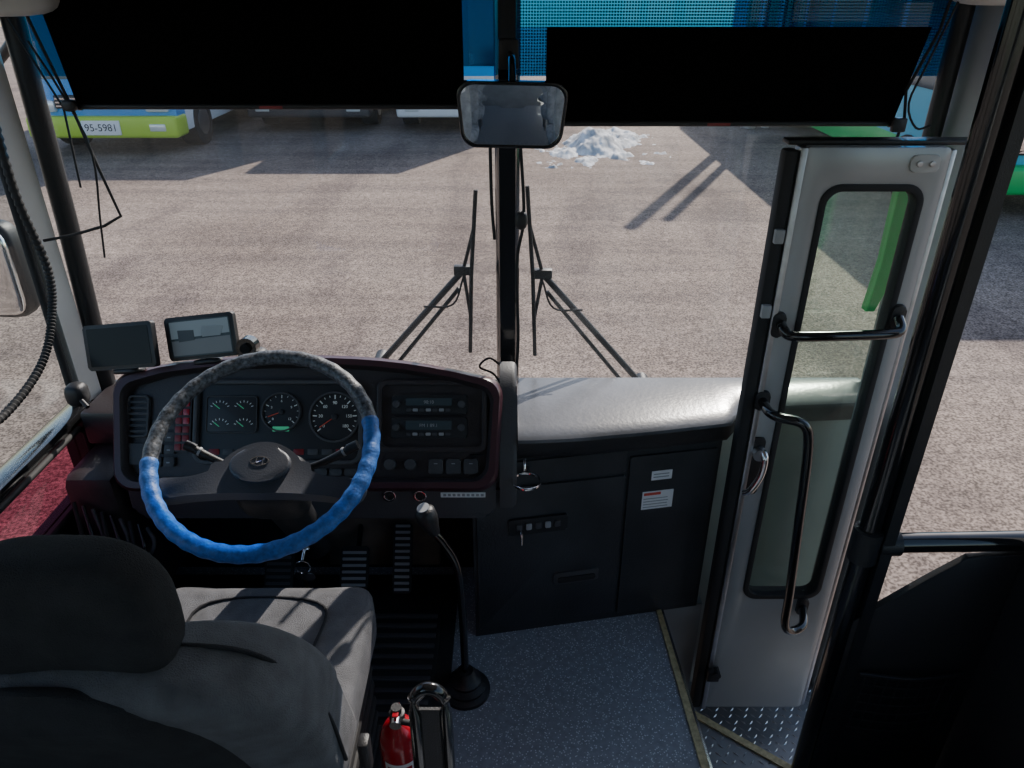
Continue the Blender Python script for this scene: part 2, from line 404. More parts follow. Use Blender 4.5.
def gauge(cx, cy, r, nt, a0=-40, a1=220, needle=200):
    ring('gauge_rim', circ(r, cx, cy), circ(r*.92, cx, cy), .004, .014, DASHGREY, db, MD, .001)
    prism('gauge_disc', circ(r*.93, cx, cy), .004, .006, GAUGE, db, MD)
    bm = bmesh.new()
    for i in range(nt):
        a = R(a0+(a1-a0)*i/(nt-1)); big = i % 3 == 0
        ra, rb, w = r*.86, r*(.70 if big else .78), r*(.022 if big else .013)
        c, s = math.cos(a), math.sin(a)
        q = [(ra*c-w*s, ra*s+w*c), (ra*c+w*s, ra*s-w*c), (rb*c+w*s, rb*s-w*c), (rb*c-w*s, rb*s+w*c)]
        bm.faces.new([bm.verts.new((cx+x, cy+y, .0068)) for x, y in q])
    bm.transform(MD); finish('gauge_ticks', bm, MARK, db, False)
    for i in range(0, nt, 3):
        a = R(a0+(a1-a0)*i/(nt-1))
        text('gauge_digit', str((nt-1-i)*10 if nt > 15 else (nt-1-i)), r*.17, MD@Matrix.Translation((cx+r*.55*math.cos(a), cy+r*.55*math.sin(a), .007)), MARK, db)
    a = R(needle); tube('needle', [(cx, cy, .009), (cx+r*.7*math.cos(a), cy+r*.7*math.sin(a), .009)], .0011, NR, db, 6, MD)
    prism('needle_cap', circ(r*.13, cx, cy, 16), .006, .012, BLACK, db, MD, .001)
gauge(-.067, .041, .048, 13); gauge(.062, .029, .062, 19, needle=215)
for cx in (-.215, -.157):
    for cy in (.057, .014):
        bm = bmesh.new()
        for i in range(7):
            a = R(20+140*i/6); c, s = math.cos(a), math.sin(a); w = .0008
            q = [(.024*c-w*s, .02*s+w*c), (.024*c+w*s, .02*s-w*c), (.019*c+w*s, .015*s-w*c), (.019*c-w*s, .015*s+w*c)]
            bm.faces.new([bm.verts.new((cx+x, cy-.008+y, .0098)) for x, y in q])
        bm.transform(MD); finish('mini_gauge_ticks', bm, MARK, db, False)
        tube('mini_needle', [(cx, cy-.008, .0105), (cx-.013, cy+.002, .0105)], .001, GREENM, db, 6, MD)
prism('odometer', rrect(.04, .012, .002, -.067, -.0), .0068, .009, GREENM, db, MD)
for i in range(10): dpanel('tell_tale', -.24+i*.034, -.215+i*.034, -.062, -.048, .004, .006, REDD if i % 3 == 0 else DASHGREY, .002, .0005)
dpanel('warning_panel', -.322, -.282, -.055, .078, 0, .012, DASH, .005)
for i in range(6):
    for j in range(2):
        dpanel('warning_lamp', -.319+j*.018, -.304+j*.018, .054-i*.021, .069-i*.021, .012, .0145, (RED if i < 3 and j else REDD), .002, .0006)
for i in range(4):
    for j in range(2):
        dpanel('rocker_switch', -.345+j*.03-.03, -.32+j*.03-.03, -.02-i*.03+.02, .002-i*.03+.02, .0, .012, DASHGREY, .003, .001)
        dpanel('switch_icon', -.338+j*.03-.03, -.330+j*.03-.03, -.012-i*.03+.02, -.009-i*.03+.02, .012, .0125, MGREY, .001, 0)
dring('side_vent', -.440, -.385, -.02, .082, .006, 0, .012, DASHGREY)
for i in range(6): dpanel('vent_slat', -.434, -.391, -.008+i*.014, -.002+i*.014, 0, .009, DASHGREY, .002, .001)
dpanel('side_switch', -.438, -.388, -.085, -.035, 0, .012, DASHGREY, .006)
dring('radio_bezel', .165, .43, -.055, .118, .012, 0, .018, DASH, .02)
for v0, v1 in ((.036, .082), (-.022, .028)):
    dpanel('radio_body', .2, .382, v0, v1, 0, .016, BLACK, .005)
    dpanel('radio_display', .235, .345, v0+.02, v1-.008, .016, .018, SCREENB, .003, .0005)
    for q in (.213, .369): prism('radio_knob', circ(.009, q, (v0+v1)/2, 18), .016, .028, DASHGREY, db, MD, .002)
    for i in range(7): dpanel('radio_button', .236+i*.0157, .248+i*.0157, v0+.006, v0+.013, .016, .019, MGREY if i % 2 else DASHGREY, .002, .0006)
    text('radio_digits', '98:10' if v0 > 0 else 'FM 1 89.1', .011, MD@Matrix.Translation((.29, (v0+v1)/2+.005, .0184)), MGREY, db)
for i in range(3):
    dpanel('toggle_switch', .29+i*.042, .325+i*.042, -.107, -.072, 0, .014, DASHGREY, .004)
    dpanel('toggle_mark', .303+i*.042, .312+i*.042, -.084, -.082, .014, .0145, MGREY, .001, 0)
for u in (.198, .247): prism('dash_knob', circ(.014, u, -.085, 20), 0, .022, DASHGREY, db, MD, .003)
for i in range(5): dpanel('blank_switch', .0+i*.036-.02, .03+i*.036-.02, -.112, -.095, 0, .008, DASHGREY, .003)
ML = frame((-.49, 1.47, .50), (1, 0, 0), (0, .05, 1))
prism('lower_cowl', rrect(.90, .14, .03), -.2, 0, DASHGREY, db, ML, .012)
for u in (.19, .265):
    ring('lighter_ring', circ(.016, u, .0, 20), circ(.011, u, .0, 20), 0, .008, CHROME, db, ML, .001)
    prism('lighter_plug', circ(.011, u, .0, 20), 0, .005, BLACK, db, ML, .001)
prism('dash_label', rrect(.11, .014, .001, .37, .0), 0, .0015, WHITE, db, ML)
for i in range(9): prism('label_print', rrect(.007, .007, .001, .325+i*.0115, .0), .0015, .0019, MGREY, db, ML)
chk = []
for i in range(9):
    t = i/8; y = 1.46+.19*t
    zt = .55+.225*math.sin(t*math.pi/2)**.8
    chk.append((y, zt))
chk += [(1.70, .70), (1.70, .50), (1.47, .46)]
prism('end_cheek', chk, -.03, .012, DASHGREY, db, frame((0, 0, 0), (0, 1, 0), (0, 0, 1)), .012)
box('deck_left', (-1.09, 1.60, .56), (-.03, 1.79, .655), DASH, db, bev=.01)
# footwell enclosure
fw = grp('footwell_panel')
box('left_cheek', (-1.09, 1.45, .1), (-.96, 1.78, .56), DASH, fw, bev=.03)
box('bulkhead', (-1.09, 1.765, .0), (-.1, 1.785, .56), RUBBER, fw)
box('sunlit_floor_panel', (-.56, 1.74, .03), (-.22, 1.765, .5), TAN, fw, bev=.005)  # added box, its tan colour paints in the sunlit floor beside the pedals
for k in range(9):
    x = -1.06+.02*k
    tube('harness_wire', [(x, 1.44, .5-.01*k), (x+.03, 1.38+.01*(k % 3), .4), (x-.02+.02*(k % 2), 1.40, .3), (x+.05, 1.43, .16), (x+.06, 1.5, .05)], .005, [RUBBER, BLACKG, DASHGREY][k % 3], fw, 8, smooth=5)
box('connector', (-.985, 1.360, .40), (-.955, 1.38, .435), mat('connector_yellow', (.7, .58, .03), .5), fw, bev=.003)

# steering wheel
sw = grp('steering_wheel')
MW = frame((-.473, 1.174, .83), (1, 0, 0), (0, math.cos(R(30)), math.sin(R(30))))
def arcpts(a0, a1, n, r=.207): return [(r*math.cos(R(a0+(a1-a0)*i/n)), r*math.sin(R(a0+(a1-a0)*i/n)), 0) for i in range(n+1)]
tube('rim_grey', arcpts(14, 190, 120), lambda i, n: .0148*(1+.045*math.sin(i*.9)), WHEELG, sw, 18, MW)
tube('rim_blue_cover', arcpts(187, 378, 150), lambda i, n: .0160*(1+.05*math.sin(i*.9)) if 0 < i < n-1 else .0145, WHEELB, sw, 18, MW)
pad = [(-.195, -.056), (-.13, -.052), (-.088, -.036), (-.062, -.006), (-.03, .014), (0, .02), (.03, .014), (.062, -.006), (.088, -.036), (.13, -.052), (.195, -.056), (.185, -.095), (.12, -.090), (.06, -.086), (0, -.086), (-.06, -.086), (-.12, -.090), (-.185, -.095)]
sp = spline([(x, y, 0) for x, y in pad+[pad[0]]], 4)[:-1]
prism('hub_pad', [(p.x, p.y) for p in sp], -.045, -.012, PAD, sw, MW, .010)
prism('horn_cap', circ(.058, 0, -.030, 30, .038), -.013, -.002, PAD, sw, MW, .006)
ring('emblem_oval', circ(.018, 0, -.026, 24, .010), circ(.0155, 0, -.026, 24, .0078), -.003, -.0005, CHROME, sw, MW)
tube('emblem_bar_1', [(-.008, -.033, -.001), (-.005, -.019, -.001)], .0013, CHROME, sw, 6, MW)
tube('emblem_bar_2', [(.005, -.033, -.001), (.008, -.019, -.001)], .0013, CHROME, sw, 6, MW)
tube('emblem_bar_3', [(-.006, -.028, -.001), (.006, -.024, -.001)], .0013, CHROME, sw, 6, MW)
tube('column', [(0, -.03, -.04), (0, -.03, -.16), (0, -.02, -.48)], lambda i, n: [.05, .045, .035][i], BLACK, sw, 18, MW)
sell('column_shroud', (0, -.03, -.11), (.14, .11, .13), BLACK, sw, 4, MW, nu=28, nv=12)
for s in (-1, 1):
    tube('stalk', [(s*.05, -.01, -.075), (s*.10, .004, -.07), (s*.165, .03, -.05)], lambda i, n: .005+.004*(i/(n-1)), BLACK, sw, 10, MW, smooth=4)
    tube('stalk_tip', [(s*.15, .025, -.054), (s*.17, .032, -.048)], .010, BLACK, sw, 12, MW)
    tube('stalk_band', [(s*.14, .0205, -.0575), (s*.144, .022, -.056)], .0092, MGREY, sw, 12, MW)
ky = grp('ignition_key')
KX = -.478
tube('barrel', [(KX, 1.35, .475), (KX, 1.315, .455)], .015, CHROME, ky, 16)
tube('key_shank', [(KX, 1.33, .462), (KX, 1.295, .445)], .004, CHROME, ky, 8)
tube('key_ring', [(KX+.018*math.cos(a*.45), 1.29, .430+.018*math.sin(a*.45)) for a in range(15)], .0015, CHROME, ky, 6)
for k, (dx, l) in enumerate(((-.010, .06), (.004, .075), (.016, .05))):
    Mk = frame((KX+dx, 1.288-.003*k, .418), (1, .25*(k-1), 0), (.14*(k-1), 0, 1))
    prism('key_bow', circ(.012, 0, -.012, 16), -.001, .001, CHROME, ky, Mk)
    prism('key_blade', rrect(.008, l-.02, .001, 0, -.012-l/2), -.001, .001, CHROME if k != 1 else mat('brass', (.6, .42, .12), .3, 1), ky, Mk)

# tablets
def tablet(name, c, w, h, yaw, scrn, roll):
    t = grp(name)
    M = Matrix.Translation(c)@Matrix.Rotation(R(yaw), 4, 'Z')@Matrix.Rotation(R(70), 4, 'X')@Matrix.Rotation(R(roll), 4, 'Z')
    prism('case', rrect(w, h, .008), -.012, .004, BLACK, t, M, .003)
    prism('screen', rrect(w-.02, h-.018, .003), .003, .0048, scrn, t, M)
    tube('stand', [(0, -.02, -.012), (0, -.045, -.025), (0, -.06, -.02)], .012, BLACK, t, 10, M, smooth=4)
    sell('foot', (0, -.06, -.02), (.07, .014, .05), BLACK, t, 4, M, nu=20, nv=8)
    return t, M
tablet('navigation_tablet', (-.922, 1.575, .853), .184, .108, -12, SCREEN, 9)
t2, Mt = tablet('navigation_tablet', (-.737, 1.60, .866), .172, .104, -6, SCREENB, 8)
def ui(n_, pts, c): prism(n_, pts, .0048, .0054, mat('ui_'+n_, c, .35, emis=(c, .25)), t2, Mt)
ui('image_sky', [(-.073, .0), (.073, .005), (.073, .040), (-.073, .040)], (.15, .19, .21))
ui('image_road', [(-.073, -.040), (.073, -.040), (.073, -.002), (-.073, -.005)], (.08, .09, .10))
prism('image_vehicle', [(-.055, -.008), (-.015, -.006), (-.015, .018), (-.055, .02)], .0054, .006, mat('ui_vehicle', (.03, .04, .05), .4), t2, Mt)
prism('image_building', [(.005, .0), (.05, .0), (.06, .022), (.005, .026)], .0054, .006, mat('ui_building', (.30, .33, .34), .4), t2, Mt)
dc = grp('dash_camera')
tube('body', [(-.625, 1.60, .845), (-.625, 1.57, .85)], .024, BLACKG, dc, 20)
tube('lens', [(-.625, 1.57, .85), (-.625, 1.562, .851)], .012, SCREEN, dc, 16)
sell('base', (-.622, 1.60, .815), (.07, .05, .04), BLACK, dc, 3, nu=20, nv=8)

# ------------------------------------------------------------------ passenger side cabinet + shelf
cb = grp('dash_cabinet')
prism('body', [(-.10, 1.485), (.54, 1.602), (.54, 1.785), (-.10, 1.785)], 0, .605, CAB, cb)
shp = [(-.035, 1.50), (.02, 1.487), (.15, 1.497), (.35, 1.53), (.545, 1.570), (.60, 1.645), (.90, 1.67), (.945, 1.70), (.95, 1.79)]
secs, secs2 = [], []
def yfront(x):
    for (x0, y0), (x1, y1) in zip(shp[:-2], shp[1:-1]):
        if x0 <= x <= x1: return y0+(y1-y0)*(x-x0)/(x1-x0)
    return 1.70
for x in [.014, .05, .09, .13, .17, .21, .25, .29, .33, .37, .41, .45, .49, .52, .545, .56, .58, .60, .66, .72, .78, .84, .90, .92, .944]:
    yf = yfront(x); yb = 1.79
    s = [(x, yf+.004, .634), (x, yf-.002, .638), (x, yf-.001, .646), (x, yf+.010, .652), (x, yf+.05, .657), (x, (yf+yb)/2+.01, .664), (x, yb, .656), (x, yb, .634)]
    secs.append([Vector(p) for p in s])
    secs2.append([Vector(p) for p in ((x, yf+.016, .585), (x, yf+.006, .60), (x, yf+.006, .635), (x, yb, .635), (x, yb, .585))])
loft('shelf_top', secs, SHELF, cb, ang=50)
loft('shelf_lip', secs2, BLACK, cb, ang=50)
MC = frame((-.1, 1.485, 0), (.983, .182, 0), (0, 0, 1))
def cpan(name, u0, u1, v0, v1, z0, z1, m, r=.006, bev=.003): return prism(name, rrect(u1-u0, v1-v0, r, (u0+u1)/2, (v0+v1)/2), z0, z1, m, cb, MC, bev)
cpan('door_panel_left', .01, .395, .03, .50, 0, .008, CAB)
cpan('door_panel_right', .405, .640, .02, .555, 0, .008, CAB)
cpan('upper_panel', .01, .395, .51, .575, 0, .006, CAB)
cpan('lock_plate', .09, .245, .355, .405, .008, .016, BLACK)
for i in range(5): cpan('lock_button', .11+i*.025, .125+i*.025, .372, .39, .016, .02, MGREY if i in (1, 3) else DASHGREY, .003, .001)
tube('key', [(.12, .375, .016), (.12, .372, .035), (.12, .34, .036)], .003, CHROME, cb, 8, MC)
cpan('pull_recess', .215, .34, .165, .205, .008, .013, DASHGREY, .008)
cpan('pull_recess_slot', .225, .33, .172, .19, .013, .016, RUBBER, .006, .001)
cpan('warning_label_small', .465, .52, .477, .505, .008, .0092, WHITE, .001, 0)
cpan('warning_label', .445, .53, .385, .442, .008, .0092, WHITE, .001, 0)
cpan('label_red', .449, .495, .43, .438, .0092, .0098, mat('label_red_ink', (.7, .08, .05), .6), .001, 0)
for i in range(4): cpan('label_line', .449, .515+.002*(i % 2), .418-i*.009, .4205-i*.009, .0092, .0098, MGREY, .0005, 0)
for i in range(2): cpan('label_line', .47, .512, .485+i*.009, .488+i*.009, .0092, .0098, MGREY, .0005, 0)
Mc = frame((.035, 1.455, .552), (1, 0, 0), (0, 1, 0))
ring('cup_ring', circ(.036, 0, 0, 30), circ(.031, 0, 0, 30), -.003, .003, CHROME, cb, Mc, .001)
tube('cup_ring_bracket', [(.035, 1.49, .552), (.035, 1.51, .555)], .008, BLACK, cb, 10)
tube('hook', [(.03, 1.49, .59), (.03, 1.475, .585), (.03, 1.472, .57)], .004, CHROME, cb, 8)
box('trim_1', (.565, 1.70, -.44), (.98, 1.785, .583), LGREY)
box('trim_2', (.42, 1.61, -.44), (.56, 1.66, -.002), MGREY)

# footwell items
ms = grp('ribbed_floor_mat')
box('base', (-.46, 1.16, .012), (-.20, 1.56, .020), RUBBER, ms, bev=.003)
for i in range(11): box('rib', (-.45, 1.17+i*.036, .020), (-.21, 1.185+i*.036, .028), DASHGREY, ms, bev=.003)
def pedal(name, x, w, y, z, h, tilt, m):
    p = grp(name)
    M = Matrix.Translation((x, y, z))@Matrix.Rotation(R(tilt), 4, 'X')
    prism('pad', rrect(w, h, .012), 0, .012, RUBBER, p, M, .003)
    for i in range(int(h/.018)): box('rib', (-w/2+.006, -h/2+.008+i*.018, .012), (w/2-.006, -h/2+.016+i*.018, .017), m, p, .0015, M)
    tube('arm', [(0, 0, 0), (0, h*.5, -.04), (0, h*.5+.06, -.06)], .008, BLACK, p, 8, M)
pedal('accelerator_pedal', -.318, .055, 1.66, .13, .2, 52, MGREY)
pedal('brake_pedal', -.45, .08, 1.62, .13, .12, 50, MGREY)
pedal('clutch_pedal', -.66, .08, 1.60, .13, .12, 50, DASHGREY)

# gear lever
gl = grp('gear_lever')
loft('boot', [[Vector((-.118+r*math.cos(a*math.pi/12), 1.306+r*math.sin(a*math.pi/12), z)) for a in range(24)] for r, z in ((.062, .0), (.062, .01), (.05, .016), (.052, .026), (.038, .034), (.04, .044), (.028, .054), (.02, .075))], BLACK, gl)
tube('shaft', [(-.118, 1.306, .05), (-.12, 1.306, .30), (-.128, 1.305, .42), (-.155, 1.302, .49), (-.18, 1.30, .53)], .0095, BLACKG, gl, 12, smooth=6)
tube('knob', [(-.172, 1.301, .52), (-.18, 1.30, .54), (-.187, 1.298, .565), (-.192, 1.297, .585), (-.194, 1.297, .592)], lambda i, n: [.012, .018, .024, .023, .014][i], BLACK, gl, 18)
tube('knob_cap', [(-.1935, 1.297, .590), (-.195, 1.296, .596)], .014, MGREY, gl, 18)

# ------------------------------------------------------------------ driver seat
ds = grp('driver_seat')
SX = -.515
def hrest(p):
    p = p.copy(); p.y += -.5*p.x*p.x*2; p.z -= .8*max(0, abs(p.x)-.05)**2*1.5
    return p
sell('headrest', (SX-.025, .665, .938), (.275, .105, .175), FABRICD, ds, 3.2, fn=hrest)
for s in (-.06, .06): tube('headrest_post', [(SX-.02+s, .67, .82), (SX-.02+s, .67, .9)], .007, STEEL, ds, 8)
secs = []
for j in range(29):
    t = j/28; z = .40+.478*t
    y = .83-.20*t
    if t > .5: w = .240*math.sqrt(max(.0, 1-((t-.5)/.505)**3.2))+.004
    else: w = .240-.02*(.5-t)
    d = .075-.01*t
    if t > .86: d *= math.sqrt(max(.05, 1-((t-.86)/.145)**2))
    s = []
    for i in range(48):
        a = 2*math.pi*i/48; c = math.copysign(abs(math.cos(a))**.55, math.cos(a)); q = math.copysign(abs(math.sin(a))**.6, math.sin(a))
        bol = .055*max(0, abs(c)-.5)/.5 if q > 0 else 0
        s.append(Vector((SX+w*c, y+d*q+bol, z)))
    secs.append(s)
loft('backrest', secs, FABRIC, ds, ang=70)
secs = []
for j in range(19):
    t = j/18; z = .40+.474*t; y = .83-.20*(z-.40)/.485-.045
    w = .195*math.sqrt(max(.02, 1-t**6)); s = []
    for i in range(24):
        a = 2*math.pi*i/24; s.append(Vector((SX-.045+w*math.copysign(abs(math.cos(a))**.6, math.cos(a)), y+.045*math.copysign(abs(math.sin(a))**.6, math.sin(a))*min(1, (1.02-t)*7), z)))
    secs.append(s)
loft('shaded_back_shell', secs, FABRICD, ds, ang=60)  # shell's dark fabric and height paint in the shade on the seat back
tube('backrest_piping', [(SX+.235, .80, .45), (SX+.238, .75, .62), (SX+.227, .71, .74), (SX+.17, .68, .840), (SX+.05, .662, .875)], .0035, FABRICD, ds, 8, smooth=6)
secs = []
for j in range(29):
    t = j/28; y = .72+.505*t
    w = .230
    if t > .80: w = .230*(math.sqrt(max(0.02, 1-((t-.80)/.205)**2))*.35+.65)
    top = .475
    if t > .88: top = .475-.07*((t-.88)/.12)**2
    s = []
    for i in range(44):
        a = 2*math.pi*i/44; c = math.copysign(abs(math.cos(a))**.5, math.cos(a)); q = math.copysign(abs(math.sin(a))**.5, math.sin(a))
        h = (top-.34)/2; bol = .022*(max(0, abs(c)-.5)/.5)**1.5 if q > 0 else 0
        s.append(Vector((SX-.002+w*c, y, .34+h+h*q+bol)))
    secs.append(s)
loft('cushion', secs, FABRIC, ds, ang=70)
tube('cushion_seam', [(SX-.13, .86, .479), (SX-.128, 1.0, .479), (SX-.125, 1.12, .478), (SX, 1.15, .475), (SX+.13, 1.12, .478), (SX+.132, 1.0, .479), (SX+.134, .86, .479)], .003, FABRICD, ds, 6, smooth=5)
box('suspension', (SX-.2, .72, .05), (SX+.2, 1.13, .34), RUBBER, ds, bev=.03)
for i in range(5): box('bellows', (SX-.21, .71, .07+i*.05), (SX+.21, 1.14, .095+i*.05), RUBBER, ds, bev=.01)
box('slide_rail', (SX-.22, .70, .012), (SX+.22, 1.15, .05), BLACK, ds, bev=.005)
box('belt_buckle', (SX+.245, .83, .36), (SX+.265, .86, .44), BLACK, ds, bev=.006)
tube('belt_strap', [(SX+.246, .80, .25), (SX+.250, .83, .32), (SX+.252, .845, .38)], .016, LGREY, ds, 10, smooth=4, flat=.15)

gb = grp('guard_rail')
tube('loop', [(-.168, .86, 0.012), (-.168, .86, .49), (-.166, .86, .525), (-.155, .86, .545), (-.142, .86, .551), (-.128, .86, .545), (-.117, .86, .525), (-.115, .86, .49), (-.115, .86, 0.012)], .0115, BLACKG, gb, 14, smooth=3)
box('infill', (-.160, .857, .02), (-.123, .863, .50), BLACK, gb)
fe = grp('fire_extinguisher')
def lathe(name, prof, c, m, par):
    return loft(name, [[Vector((c[0]+r*math.cos(a*math.pi/16), c[1]+r*math.sin(a*math.pi/16), c[2]+z)) for a in range(32)] for r, z in prof], m, par, ang=40)
FC = (-.222, .955, .013)
lathe('tank', [(.036, 0), (.040, .01), (.040, .27), (.038, .295), (.028, .317), (.014, .33), (.014, .342)], FC, RED, fe)
lathe('valve', [(.015, .338), (.015, .355), (.010, .357), (.010, .37)], FC, BLACK, fe)
box('lever', (FC[0]-.006, FC[1]-.02, .376), (FC[0]+.006, FC[1]+.012, .381), RED, fe, bev=.002)
tube('gauge', [(FC[0], FC[1]-.012, .362), (FC[0], FC[1]-.026, .362)], .011, CHROME, fe, 16)
tube('hose', [(FC[0]+.01, FC[1]-.01, .355), (FC[0]+.035, FC[1]-.01, .34), (FC[0]+.046, FC[1]-.01, .28), (FC[0]+.046, FC[1], .12)], .006, RUBBER, fe, 10, smooth=5)
bm = bmesh.new()
vs = [[bm.verts.new((FC[0]+.0407*math.cos(R(a)), FC[1]+.0407*math.sin(R(a)), z)) for a in range(-130, -39, 7)] for z in (.14, .265)]
for i in range(len(vs[0])-1): bm.faces.new((vs[0][i], vs[0][i+1], vs[1][i+1], vs[1][i]))
finish('label', bm, WHITE, fe)
bm = bmesh.new()
for z0, z1 in ((.245, .255), (.225, .235), (.18, .215)):
    vs = [[bm.verts.new((FC[0]+.0411*math.cos(R(a)), FC[1]+.0411*math.sin(R(a)), z)) for a in range(-120, -49, 7)] for z in (z0, z1)]
    for i in range(len(vs[0])-1): bm.faces.new((vs[0][i], vs[0][i+1], vs[1][i+1], vs[1][i]))
finish('label_print', bm, RED, fe)

# ------------------------------------------------------------------ step well
es = grp('step_edge_strip')
prism('strip', [(.418, 1.60), (.432, 1.60), (.468, .90), (.446, .90)], 0, .005, YELLOW, es)
prism('metal_edge', [(.432, 1.60), (.438, 1.60), (.474, .90), (.468, .90)], -.03, .006, CHROME, es)
def treads(par, poly_fn, z, x0, x1, y0, y1):
    bm = bmesh.new(); k = 0
    y = y0
    while y < y1:
        x = x0+(.012 if k % 2 else 0)
        j = 0
        while x < x1:
            if poly_fn(x, y):
                a = R(45 if (k+j) % 2 else -45)
                q = []
                for u, v in ((-.011, 0), (0, -.003), (.011, 0), (0, .003)):
                    q.append(bm.verts.new((x+u*math.cos(a)-v*math.sin(a), y+u*math.sin(a)+v*math.cos(a), z)))
                t = bm.verts.new((x, y, z+.003))
                for i in range(4): bm.faces.new((q[i], q[(i+1) % 4], t))
            x += .024; j += 1
        y += .024; k += 1
    finish('diamond_pattern', bm, STEEL, par, False)
s1 = grp('entrance_step')
P1 = [(.42, .90), (1.08, .90), (1.08, .98), (.90, 1.12), (.726, 1.265), (.505, 1.42), (.42, 1.47)]
prism('tread', P1, -.44, -.22, PLATE, s1)
def in1(x, y): return y < 1.45-.70*(x-.46)-.03 and x > .47
treads(s1, in1, -.22, .47, 1.06, .92, 1.46)
a, b = Vector((.505, 1.42, 0)), Vector((.90, 1.12, 0)); d = (b-a).normalized(); nn = Vector((-d.y, d.x, 0))
prism('nosing', [tuple((a+nn*.002).xy), tuple((b+nn*.002).xy), tuple((b-nn*.018).xy), tuple((a-nn*.018).xy)], -.222, -.214, YELLOW, s1)
s2 = grp('entrance_step')
prism('tread', [(.42, .9), (1.08, .9), (1.08, 1.78), (.42, 1.78)], -.50, -.44, PLATE, s2)
treads(s2, lambda x, y: not in1(x, y-.03), -.44, .44, 1.06, .92, 1.68)
box('well_rear_wall', (.42, .86, -.5), (1.1, .90, 0), BLACK, s2)

# ------------------------------------------------------------------ folding door leaf
dr = grp('door_1')
DM = frame((0, 1.545, 0), (1, 0, 0), (0, 0, 1))
po = rrect(.295, 1.665, .012, .7375, .4825, 6); pi = rrect(.208, 1.135, .035, .745, .67, 6)
ring('leaf_frame', po, pi, -.015, .015, SILVER, dr, DM, .003)
pg = rrect(.186, 1.113, .03, .745, .67, 6)
ring('window_gasket', rrect(.216, 1.143, .04, .745, .67, 6), pg, -.018, .019, RUBBER, dr, DM, .003)
prism('window_glass', pg, -.002, .002, G_DOOR, dr, DM)
box('rubber_seal', (.548, 1.525, -.35), (.578, 1.562, 1.31), RUBBER, dr, bev=.008)
box('aluminium_channel', (.578, 1.522, -.35), (.592, 1.56, 1.315), STEEL, dr, bev=.002)
box('hinge_strip', (.883, 1.53, -.34), (.895, 1.56, 1.31), STEEL, dr, bev=.003)
prism('top_bracket', rrect(.06, .035, .012, .835, 1.283), .015, .02, LGREY, dr, DM, .002)
for q in (.822, .848): prism('bracket_screw', circ(.006, q, 1.283, 12), .02, .024, STEEL, dr, DM, .001)
for zz in (1.12, .95): box('seal_clip', (.552, 1.512, zz), (.572, 1.526, zz+.03), MGREY, dr, bev=.002)
tube('grab_bar', [(.60, 1.515, .935), (.60, 1.49, .93), (.62, 1.48, .922), (.72, 1.478, .924), (.83, 1.48, .928), (.855, 1.49, .935), (.858, 1.515, .95)], .0115, BLACKG, dr, 14, smooth=5)
for x, z in ((.597, .93), (.86, .948)):
    prism('grab_bar_flange', rrect(.03, .06, .012, x, z), .015, .026, BLACK, dr, DM, .004)
tube('vertical_rail', [(.592, 1.52, .735), (.592, 1.47, .735), (.61, 1.445, .735), (.66, 1.43, .725), (.682, 1.43, .66), (.70, 1.43, .45), (.718, 1.43, .22), (.725, 1.43, .11), (.75, 1.44, .07), (.79, 1.46, .07), (.81, 1.52, .075)], .0115, BLACKG, dr, 14, smooth=5)
prism('rail_flange', rrect(.035, .05, .012, .592, .735), .015, .026, BLACK, dr, DM, .004)
prism('rail_flange_low', rrect(.03, .06, .012, .81, .075), .015, .026, BLACK, dr, DM, .004)
prism('latch_plate', rrect(.04, .17, .01, .60, .545), .015, .022, BLACK, dr, DM, .003)
tube('latch_lever', [(.61, 1.522, .60), (.615, 1.50, .59), (.612, 1.495, .54), (.595, 1.50, .49), (.585, 1.51, .475)], .009, CHROME, dr, 12, smooth=5)
tube('latch_pivot', [(.605, 1.53, .59), (.605, 1.505, .59)], .016, STEEL, dr, 16)
tube('lower_bolt', [(.60, 1.525, -.18), (.60, 1.50, -.18)], .012, BLACK, dr, 12)
box('lower_catch', (.575, 1.505, -.21), (.61, 1.53, -.17), BLACK, dr, bev=.003)
d2 = grp('door_2')
D2 = frame((0, 1.612, 0), (1, 0, 0), (0, 0, 1))
ring('leaf_frame', rrect(.30, 1.66, .012, .755, .48, 6), rrect(.245, 1.32, .03, .745, .60, 6), -.012, .012, MGREY, d2, D2, .003)
GREEN = mat('green_body_paint', (.01, .42, .10), .3)
prism('green_sash', [(.825, .93), (.845, .93), (.868, 1.0), (.872, 1.24), (.832, 1.24), (.835, 1.05)], -.013, .013, mat('green_sash', (.0, .55, .10), .4), d2, D2, .003)
prism('leaf_glass', rrect(.245, 1.32, .03, .745, .60, 6), -.001, .001, glass('outer_door_glass', (.90, .97, .92), .04), d2, D2)
box('door_header', (.56, 1.55, 1.315), (.975, 1.59, 1.325), BLACK, d2, bev=.003)

# stanchion + guard panel
st = grp('stanchion_pole')
tube('pole', [(.752, 1.225, -.22), (.752, 1.225, 1.88)], .022, BLACKG, st, 20)
prism('pillar_back', [(.776, 1.20), (.80, 1.20), (.80, 1.245), (.776, 1.245)], -.22, 1.88, BLACK, st)
tube('rail', [(.752, 1.225, .555), (1.085, 1.225, .563)], .022, BLACKG, st, 16)
tube('clamp', [(.752, 1.225, .515), (.752, 1.225, .595)], .030, BLACK, st, 18)
tube('clamp_sleeve', [(.775, 1.225, .556), (.82, 1.225, .557)], .028, BLACK, st, 16)
prism('guard_panel', [(.76, -.43), (1.088, -.43), (1.088, .54), (.97, .53), (.90, .47), (.76, .34)], -.008, .008, BLACK, st, frame((0, 1.215, 0), (1, 0, 0), (0, 0, 1)), .003)
for i in range(7): tube('net_h', [(.82, 1.20, .0+i*.03), (.93, 1.19, -.005+i*.03), (1.04, 1.20, .0+i*.03)], .0015, BLACK, st, 6, smooth=4)
